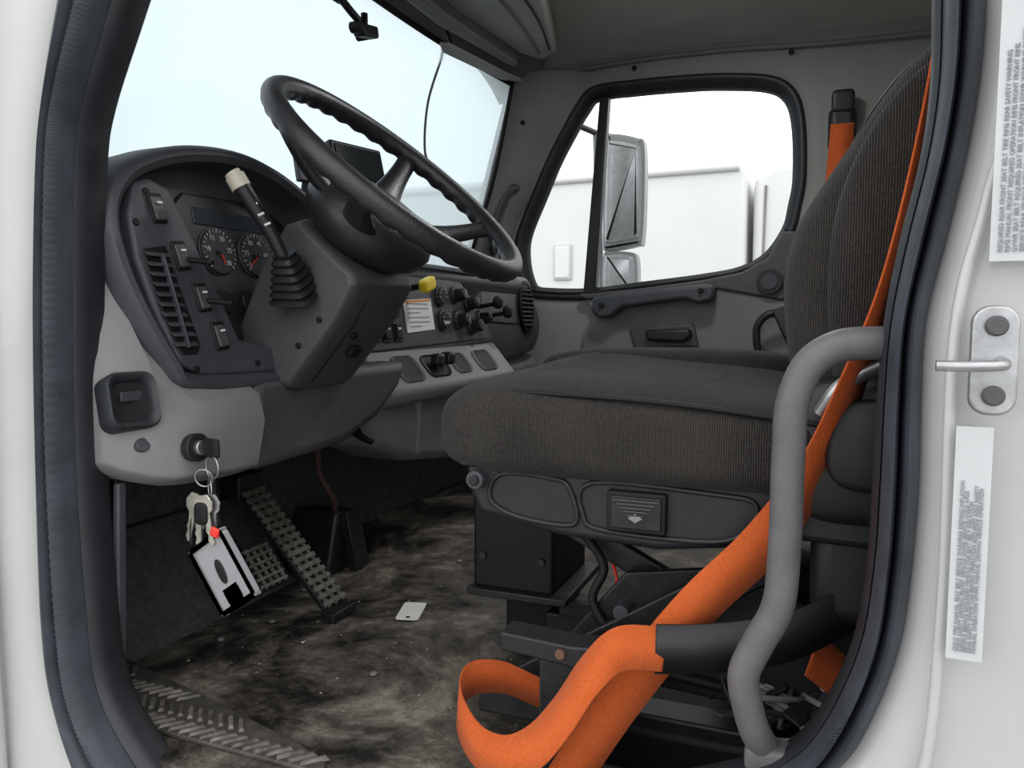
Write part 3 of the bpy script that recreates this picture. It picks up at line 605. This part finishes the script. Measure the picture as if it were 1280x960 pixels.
box('buckle',(-.05,1.28,.56),(.035,.02,.05),BLACK,DB,rot=(0,-.4,0),bevel=.004)
# ------------------------------------------------------------ grab handle
GH=empty('grab_handle')
tube('handle_tube',[(.055,.715,.540),(.040,.700,.541),(.012,.695,.538),(-.010,.692,.522),(-.022,.690,.490),(-.024,.690,.45),(-.025,.690,.365),(-.029,.690,.312),(-.045,.690,.275),(-.056,.690,.245),(-.052,.692,.215),(-.045,.697,.19),(-.034,.71,.165)],.0138,HANDM,GH,seg=24)
sell('handle_foot',(-.032,.705,.166),(.045,.03,.024),HANDM,GH)
# ------------------------------------------------------------ pedals
AP=empty('accelerator_pedal')
p0=Vector((-.840,1.185,.022)); p1=Vector((-1.035,1.185,.225)); ax=(p1-p0).normalized(); nn=Vector((ax.z,0,-ax.x)).normalized()
if nn.z<0: nn=-nn
def obox(name,c,la,lb,lc,A,B,Cc,m,par,bevel=.002):
    v=[]
    for x in (-1,1):
        for y in (-1,1):
            for z in (-1,1): v.append(c+A*x*la/2+B*y*lb/2+Cc*z*lc/2)
    return mk(name,v,[[0,1,3,2],[4,6,7,5],[0,4,5,1],[2,3,7,6],[0,2,6,4],[1,5,7,3]],m,par,True,bevel)
Yv=Vector((0,1,0)); PED=mat('pedal_rubber',(.085,.078,.066),.7,var=.5,vscale=60)
obox('pedal_plate',(p0+p1)/2,(p1-p0).length,.066,.010,ax,Yv,nn,BLK,AP)
for k in range(17):
    c=p0+ax*((p1-p0).length*(k+.5)/17)+nn*.008
    obox('pedal_tread',c,.010,.062,.007,ax,Yv,nn,PED,AP,.001)
for s in (-1,0,1): obox('pedal_rail',(p0+p1)/2+Yv*s*.022+nn*.007,(p1-p0).length,.005,.006,ax,Yv,nn,PED,AP,.001)
box('pedal_heel_hinge',(-.83,1.185,.010),(.025,.075,.018),STEELB,AP)
box('pedal_upper_bracket',(-1.06,1.185,.235),(.06,.07,.05),STEELB,AP)
BP=empty('brake_pedal')
bc=Vector((-.925,1.07,.115)); A=Vector((-.6,0,.8)).normalized(); Nn=Vector((.8,0,.6))
obox('pedal_pad',bc,.085,.10,.012,A,Yv,Nn,BLK,BP)
for k in range(6): obox('pad_rib',bc+A*(-.035+.014*k)+Nn*.009,.005,.095,.008,A,Yv,Nn,PED,BP,.001)
for k in range(6): obox('pad_cross_rib',bc+Yv*(-.042+.017*k)+Nn*.008,.08,.004,.007,A,Yv,Nn,PED,BP,.001)
tube('pedal_arm',[(-.935,1.07,.12),(-1.02,1.08,.20),(-1.03,1.09,.36)],.011,STEELB,BP)
SB=empty('column_floor_boot')
prism('boot_base',[(1.36,.0),(1.50,.0),(1.47,.13),(1.40,.14)],'X',-.98,-1.10,BLACK,SB,bevel=.01)
obox('boot_ridge',Vector((-.965,1.44,.07)),.02,.05,.13,Vector((1,0,.2)).normalized(),Yv,Vector((-.2,0,1)).normalized(),STEELB,SB)
tube('linkage_rod',[(-.93,1.33,.44),(-.975,1.34,.34),(-1.0,1.36,.24),(-.985,1.39,.17),(-1.0,1.42,.12)],.007,mat('brown_hose',(.05,.025,.02),.5),SB)
# ------------------------------------------------------------ keys
K=empty('key_bunch')
def ringt(name,c,r,t,m,n1,par=K):
    a=Vector(n1).normalized(); up=Vector((0,0,1)); u=(up-a*up.dot(a)).normalized(); w=a.cross(u)
    P=[Vector(c)+(u*math.cos(2*math.pi*k/24)+w*math.sin(2*math.pi*k/24))*r for k in range(25)]
    tube(name,P,t,m,par,smooth=False,cap=False,seg=8)
box('ignition_key_bow',(-.745,.783,.391),(.030,.008,.026),BLK,K,rot=(0,0,-.2),bevel=.004)
ringt('split_ring',(-.742,.780,.366),.015,.0011,STEEL,(.3,1,0))
ringt('split_ring',(-.745,.778,.338),.014,.0011,STEEL,(.8,1,0))
ringt('split_ring',(-.752,.775,.352),.012,.0011,STEEL,(-.3,1,.2))
tube('fob_strap',[(-.760,.775,.330),(-.768,.77,.30),(-.772,.77,.262)],.003,BLK,K)
def key(c,rot,m=BRASS,l=.042):
    c=Vector(c); Rm=Euler((0,rot,0)).to_matrix()
    pr=[(-.011,.0),(-.013,.010),(-.006,.021),(.006,.021),(.013,.010),(.011,.0),(.005,-.004),(.005,-l),(.001,-l-.005),(-.004,-l+.003),(-.002,-l+.010),(-.005,-l+.016),(-.003,-l+.022),(-.005,-.006)]
    v=[c+Rm@Vector((p[0],d,p[1])) for d in (-.001,.001) for p in pr]; n=len(pr)
    mk('key_blade',v,[list(range(n)),list(range(2*n-1,n-1,-1))]+[[i,(i+1)%n,n+(i+1)%n,n+i] for i in range(n)],m,K,False)
key((-.765,.768,.312),.25); key((-.752,.764,.306),.05); key((-.738,.762,.312),-.20); key((-.732,.768,.312),-.05,STEEL); key((-.758,.772,.288),.12,STEEL,.05)
box('red_tag',(-.722,.760,.286),(.014,.005,.013),RED,K,rot=(0,.3,0))
sell('black_fob',(-.745,.762,.308),(.022,.010,.030),BLK,K,e1=.6,e2=.6)
cc=Vector((-.716,.770,.232)); AN=-.60; Rm=Euler((0,AN,0)).to_matrix()
def crd(name,w,h,d0,d1,m,off=(0,0)):
    pts=rr(w,h,.005); v=[cc+Rm@Vector((p[0]+off[0],d,p[1]+off[1])) for d in (d0,d1) for p in pts]; n=len(pts)
    mk(name,v,[list(range(n)),list(range(2*n-1,n-1,-1))]+[[i,(i+1)%n,n+(i+1)%n,n+i] for i in range(n)],m,K,False)
crd('card_sleeve_back',.064,.094,.002,.0022,CLEARP,(0,0))
crd('card_sleeve_front',.064,.094,-.006,-.0058,CLEARP,(0,0))
crd('card_insert',.056,.050,-.003,-.001,mat('card_grey',(.30,.29,.31),.35),(0,.018))
RAIL=mat('sleeve_edge',(.34,.34,.36),.2)
for s in (-1,1): crd('sleeve_rail',.003,.094,-.008,.004,RAIL,(s*.0312,0)); crd('sleeve_end',.064,.003,-.008,.004,RAIL,(0,s*.0462))
for k in range(5): crd('sleeve_print',.028,.002,-.0066,-.0061,GREYD,(0,-.024-.004*k))
sell('card_thumb_hole',cc+Rm@Vector((0,-.007,.002)),(.013,.003,.034),BLK,K,e1=.9,e2=.9,rot=(0,AN+.1,0))
# ------------------------------------------------------------ floor objects
fc=empty('paper_card')
Cv=Vector((-.715,1.255,.003)); Rz=Euler((0,0,.30)).to_matrix()
pts=rr(.044,.085,.006); v=[Cv+Rz@Vector((p[0],p[1],d)) for d in (0,.002) for p in pts]; n=len(pts)
mk('card_sheet',v,[list(range(n)),list(range(2*n-1,n-1,-1))]+[[i,(i+1)%n,n+(i+1)%n,n+i] for i in range(n)],CARD,fc,False)
TP=empty('step_tread_plate')
TREAD=mat('tread_metal',(.048,.043,.037),.6,.1,var=.5,vscale=25)
prism('tread_base',[(-1.12,.745),(-1.12,.90),(-1.05,.895),(-.84,.845),(-.62,.79),(-.56,.765),(-.55,.745)],'Z',.0,.008,TREAD,TP,bevel=.003)
bars=[];F=[]
for k in range(30):
    x=-1.08+k*.018
    for sgn,yy in ((1,.762),(-1,.795),(1,.828),(-1,.861)):
        c=Vector((x,yy,.009)); a=math.radians(48*sgn); A=Vector((math.cos(a),math.sin(a),0)); Bv=Vector((-A.y,A.x,0))
        if yy+.014>.893-(x+1.05)*.245: continue
        b0=len(bars)
        for x1 in (-1,1):
            for y1 in (-1,1):
                for z1 in (-1,1): bars.append(c+A*x1*.019*(1 if z1<0 else .75)+Bv*y1*.0045*(1 if z1<0 else .5)+Vector((0,0,.0025*z1)))
        F+=[[b0+i for i in f] for f in ([0,1,3,2],[4,6,7,5],[0,4,5,1],[2,3,7,6],[0,2,6,4],[1,5,7,3])]
mk('tread_ridges',bars,F,mat('tread_worn',(.11,.10,.085),.55,.2,var=.6,vscale=40),TP,False)
DM=empty('floor_mat_patch')
prism('mat_hatch',[(-.80,1.80),(-.70,1.86),(-.50,1.65),(-.58,1.55),(-.78,1.68)],'Z',.001,.006,STEELB,DM,bevel=.002)
for k in range(9): 
    q=(random.uniform(-1.0,-.45),random.uniform(.95,1.7)); cyl('floor_button',(q[0],q[1],.003),(0,0,1),.006,.004,STEEL if k%3==0 else GREYD,DM)
GR=[];GF=[]
for k in range(160):
    x=random.uniform(-1.05,-.30); y=random.uniform(.92,1.9); s=random.uniform(.0012,.0034); b0=len(GR); a0=random.random()*6
    for j in range(4): GR.append((x+s*math.cos(a0+j*1.57),y+s*math.sin(a0+j*1.57)*random.uniform(.5,1.2),.001))
    GR.append((x,y,.001+s*.7)); GF+=[[b0+j,b0+(j+1)%4,b0+4] for j in range(4)]
mk('grit_and_crumbs',GR,GF,mat('crumb_beige',(.22,.20,.16),.9),DM,False)
JK=empty('strap_pile')
for k in range(18):
    P=[(random.uniform(-.10,.10),random.uniform(.86,1.05),random.uniform(.07,.15)) for _ in range(4)]
    tube('rope_strand',P,.0035,[GREYD,DARK2,BLACK,DARK2,GREY][k%5],JK)
for k in range(14):
    box('debris_chip',(random.uniform(-.10,.08),random.uniform(.86,.98),random.uniform(.10,.14)),(random.uniform(.01,.04),random.uniform(.01,.03),.004),[GREYD,DARK2,BLACK][k%3],JK,rot=(random.uniform(-.6,.6),random.uniform(-.6,.6),random.random()*3),bevel=.001)
ribbon('loose_webbing',[(.0,.84,.21),(.03,.86,.18),(.06,.88,.14),(.09,.9,.16)],[(.3,.5,.9)]*4,.045,BELT,JK)
box('tool_case',(.08,.96,.08),(.16,.16,.10),BLACK,JK,bevel=.01)
# ------------------------------------------------------------ dash-top devices
TD=empty('tablet_display')
box('display_body',(-1.06,1.62,.930),(.022,.165,.105),BLACK,TD,rot=(0,-.25,-.25),bevel=.006)
box('display_screen',(-1.048,1.618,.933),(.004,.145,.085),mat('screen_glass',(.015,.02,.022),.1),TD,rot=(0,-.25,-.25),bevel=.001)
tube('display_arm',[(-1.07,1.62,.90),(-1.10,1.62,.82),(-1.10,1.62,.72)],.010,BLACK,TD)
GP=empty('phone_holder')
box('holder_plate',(-1.10,1.47,.905),(.015,.05,.07),DARK,GP,rot=(0,-.2,-.3)); tube('holder_arm',[(-1.10,1.47,.87),(-1.12,1.46,.72)],.008,BLACK,GP)
DC=empty('dash_camera')
box('mount_pad',(-1.165,1.69,1.385),(.02,.05,.05),BLACK,DC,rot=(0,-.3,0))
tube('mount_arm',[(-1.16,1.69,1.38),(-1.14,1.72,1.345),(-1.13,1.75,1.325)],.010,BLACK,DC)
box('camera_body',(-1.13,1.78,1.310),(.035,.075,.03),BLACK,DC,rot=(.2,0,0),bevel=.006)
cyl('camera_knob',(-1.12,1.72,1.300),(1,0,0),.014,.03,BLK,DC); cyl('camera_lens',(-1.155,1.80,1.308),(1,0,0),.011,.03,BLK,DC)
cyl('camera_knob',(-1.125,1.765,1.335),(0,0,1),.009,.03,BLK,DC)
PC=empty('power_cable')
tube('cable_cord',[(-1.13,2.20,1.45),(-1.15,2.25,1.40),(-1.19,2.23,1.25),(-1.23,2.28,1.12),(-1.24,2.34,1.07)],.004,GREYD,PC)
sell('cable_plug',(-1.24,2.35,1.055),(.03,.05,.03),BLACK,PC)
# ------------------------------------------------------------ striker + labels on B pillar
DK=empty('door_striker')
pts=rr(.029,.076,.012); v=[Vector((.110+p[0],d,.532+p[1])) for d in (.622,.613) for p in pts]; n=len(pts)
mk('striker_plate',v,[list(range(n)),list(range(2*n-1,n-1,-1))]+[[i,(i+1)%n,n+(i+1)%n,n+i] for i in range(n)],STEEL,DK,True,.002)
for z in (.556,.508): cyl('striker_screw',(.110,.611,z),(0,1,0),.007,.006,DARK2,DK)
tube('striker_pin',[(.114,.612,.532),(.112,.596,.530),(.092,.592,.529),(.072,.592,.529)],.0038,STEEL,DK)
LB=empty('warning_label')
LABT=mat('label_ink',(.26,.26,.28),.7)
def label(x0,x1,z0,z1,lines,size,seedc):
    yy=.6155 if x1>.13 else .620
    mk('label_sheet',[(x0,yy,z0),(x1,yy,z0),(x1,yy,z1),(x0,yy,z1)],[[0,1,2,3]],LABEL,LB,False,solid=.0006)
    random.seed(seedc); W=['WARNING','VEHICLE','SAFETY','CAB','SEAT BELT','SERVICE','OPERATION','REQUIRED','MANUAL','BEFORE','DRIVING','TIRE','GVWR','AXLE','COLD','RIMS','INFLATION','FRONT','REAR']
    for k in range(lines):
        s=''
        while len(s)*size*.70<(z1-z0)*.86: s+=random.choice(W)+' '
        text('label_text',s,(x0+.005+(x1-x0-.008)*(k+.6)/lines,yy-.001,z0+.006),size,LABT,LB,xdir=(0,0,1),ydir=(-1,0,0))
label(.104,.150,.60,.80,9,.0042,3); label(.107,.150,.82,1.0,8,.0042,5); label(.090,.113,.315,.485,5,.0038,9)
# ------------------------------------------------------------ exterior
ground_m=mat('wet_gravel',(.26,.26,.25),.8,var=.3,vscale=4)
mk('ground',[(-30,-30,-1.05),(30,-30,-1.05),(30,40,-1.05),(-30,40,-1.05)],[[0,1,2,3]],ground_m,None,False)
SM=empty('side_mirror')
def mir(name,pts,y0,y1,m,sc=1.):
    c=Vector((sum(p[0] for p in pts)/len(pts),sum(p[1] for p in pts)/len(pts)))
    P=cr([(c[0]+(p[0]-c[0])*sc,c[1]+(p[1]-c[1])*sc) for p in pts],5,True)
    loft(name,[lp(offset(P,-.015),y0-.008),lp(P,y0),lp(P,y1),lp(offset(P,-.02),y1+.03)],m,SM,cap0=True,cap1=True)
MSH=mat('mirror_shell',(.30,.31,.32),.5)
hp=[(-.815,1.265),(-.78,1.285),(-.69,1.262),(-.662,1.235),(-.658,1.05),(-.665,.87),(-.69,.850),(-.80,.835),(-.822,.86),(-.82,1.06)]
mir('mirror_housing',hp,3.0,3.06,MSH); mir('mirror_face',hp,2.985,3.0,LENS,.86)
hp2=[(-.82,.815),(-.79,.830),(-.71,.825),(-.685,.80),(-.682,.68),(-.70,.655),(-.80,.655),(-.825,.68)]
mir('convex_housing',hp2,3.0,3.06,MSH); mir('convex_face',hp2,2.985,3.0,LENS,.84)
tube('mirror_arm',[(-.86,3.02,1.30),(-.86,3.06,1.0),(-.84,3.06,.62)],.014,MSH,SM); tube('mirror_arm_upper',[(-.86,3.02,1.30),(-.95,2.80,1.32)],.012,BLACK,SM,smooth=False); tube('mirror_arm_lower',[(-.84,3.06,.62),(-.95,2.78,.62)],.012,BLACK,SM,smooth=False)
PT=empty('parked_truck')
prism('cargo_box',[(-3.6,-.25),(-3.6,1.60),(-.55,1.62),(-.50,1.55),(-.50,-.25)],'Y',5.4,7.6,TAILW,PT,bevel=.03)
prism('truck_cab',[(-.46,-.35),(-.46,1.52),(-.35,1.60),(.25,1.62),(.55,1.40),(.75,.70),(1.6,.55),(1.75,.3),(1.75,-.35)],'Y',5.45,7.5,TAILW,PT,bevel=.06)
prism('cab_side_window',[(-.20,.85),(-.20,1.20),(-.15,1.28),(.3,1.28),(.5,.90),(.45,.85)],'Y',5.435,5.46,mat('cab_window_glass',(.35,.42,.44),.1),PT,bevel=.01)
tube('cab_door_seam',[(-.38,5.44,1.45),(-.40,5.44,.2)],.008,GREY,PT,smooth=False)
tube('box_top_rail',[(-3.6,5.39,1.55),(-.55,5.39,1.57)],.022,mat('rail_grey',(.50,.50,.49),.5),PT,smooth=False)
tube('box_low_rail',[(-3.6,5.39,-.20),(-.50,5.39,-.20)],.03,GREY,PT,smooth=False)
for x in (-2.9,-1.9,1.1):
    cyl('truck_wheel',(x,5.55,-.55),(0,1,0),.5,.3,BLACK,PT,bevel=.03); cyl('wheel_disc',(x,5.42,-.55),(0,1,0),.27,.1,TAILW,PT)
box('box_marker',(-1.78,5.39,.98),(.14,.02,.26),mat('marker_frame',(.5,.5,.5),.5),PT,bevel=.01); box('box_marker_panel',(-1.78,5.38,.98),(.11,.02,.23),TAILW,PT,bevel=.01)
# ------------------------------------------------------------ light
w=bpy.data.worlds.new('overcast'); S.world=w; w.use_nodes=True; nt=w.node_tree; bg=nt.nodes['Background']
tc=nt.nodes.new('ShaderNodeTexCoord'); sx=nt.nodes.new('ShaderNodeSeparateXYZ'); r=nt.nodes.new('ShaderNodeValToRGB')
nt.links.new(tc.outputs['Generated'],sx.inputs[0]); nt.links.new(sx.outputs['Z'],r.inputs[0])
r.color_ramp.elements[0].position=.0; r.color_ramp.elements[0].color=(.92,.96,.97,1); r.color_ramp.elements[1].position=.6; r.color_ramp.elements[1].color=(1,1,1,1)
nt.links.new(r.outputs[0],bg.inputs[0]); bg.inputs[1].default_value=2.3
la=bpy.data.lights.new('added_fill_lamp','AREA'); la.energy=6; la.size=.15; lo=bpy.data.objects.new('added_fill_lamp',la); lo.location=(-.30,1.9,1.47); COL.objects.link(lo); lo.parent=dl  # added fill lamp to brighten the cab interior
# ------------------------------------------------------------ camera
cam=bpy.data.cameras.new('camera'); co=bpy.data.objects.new('camera',cam); COL.objects.link(co)
cam.sensor_width=36; cam.lens=27; cam.clip_start=.02; cam.clip_end=200
yw=math.radians(22); pt=math.atan(80/960)
co.location=(0,0,.56); co.rotation_euler=(math.pi/2-pt,0,yw)
S.camera=co
S.view_settings.view_transform='Standard'; S.view_settings.exposure=0; S.view_settings.look='None'
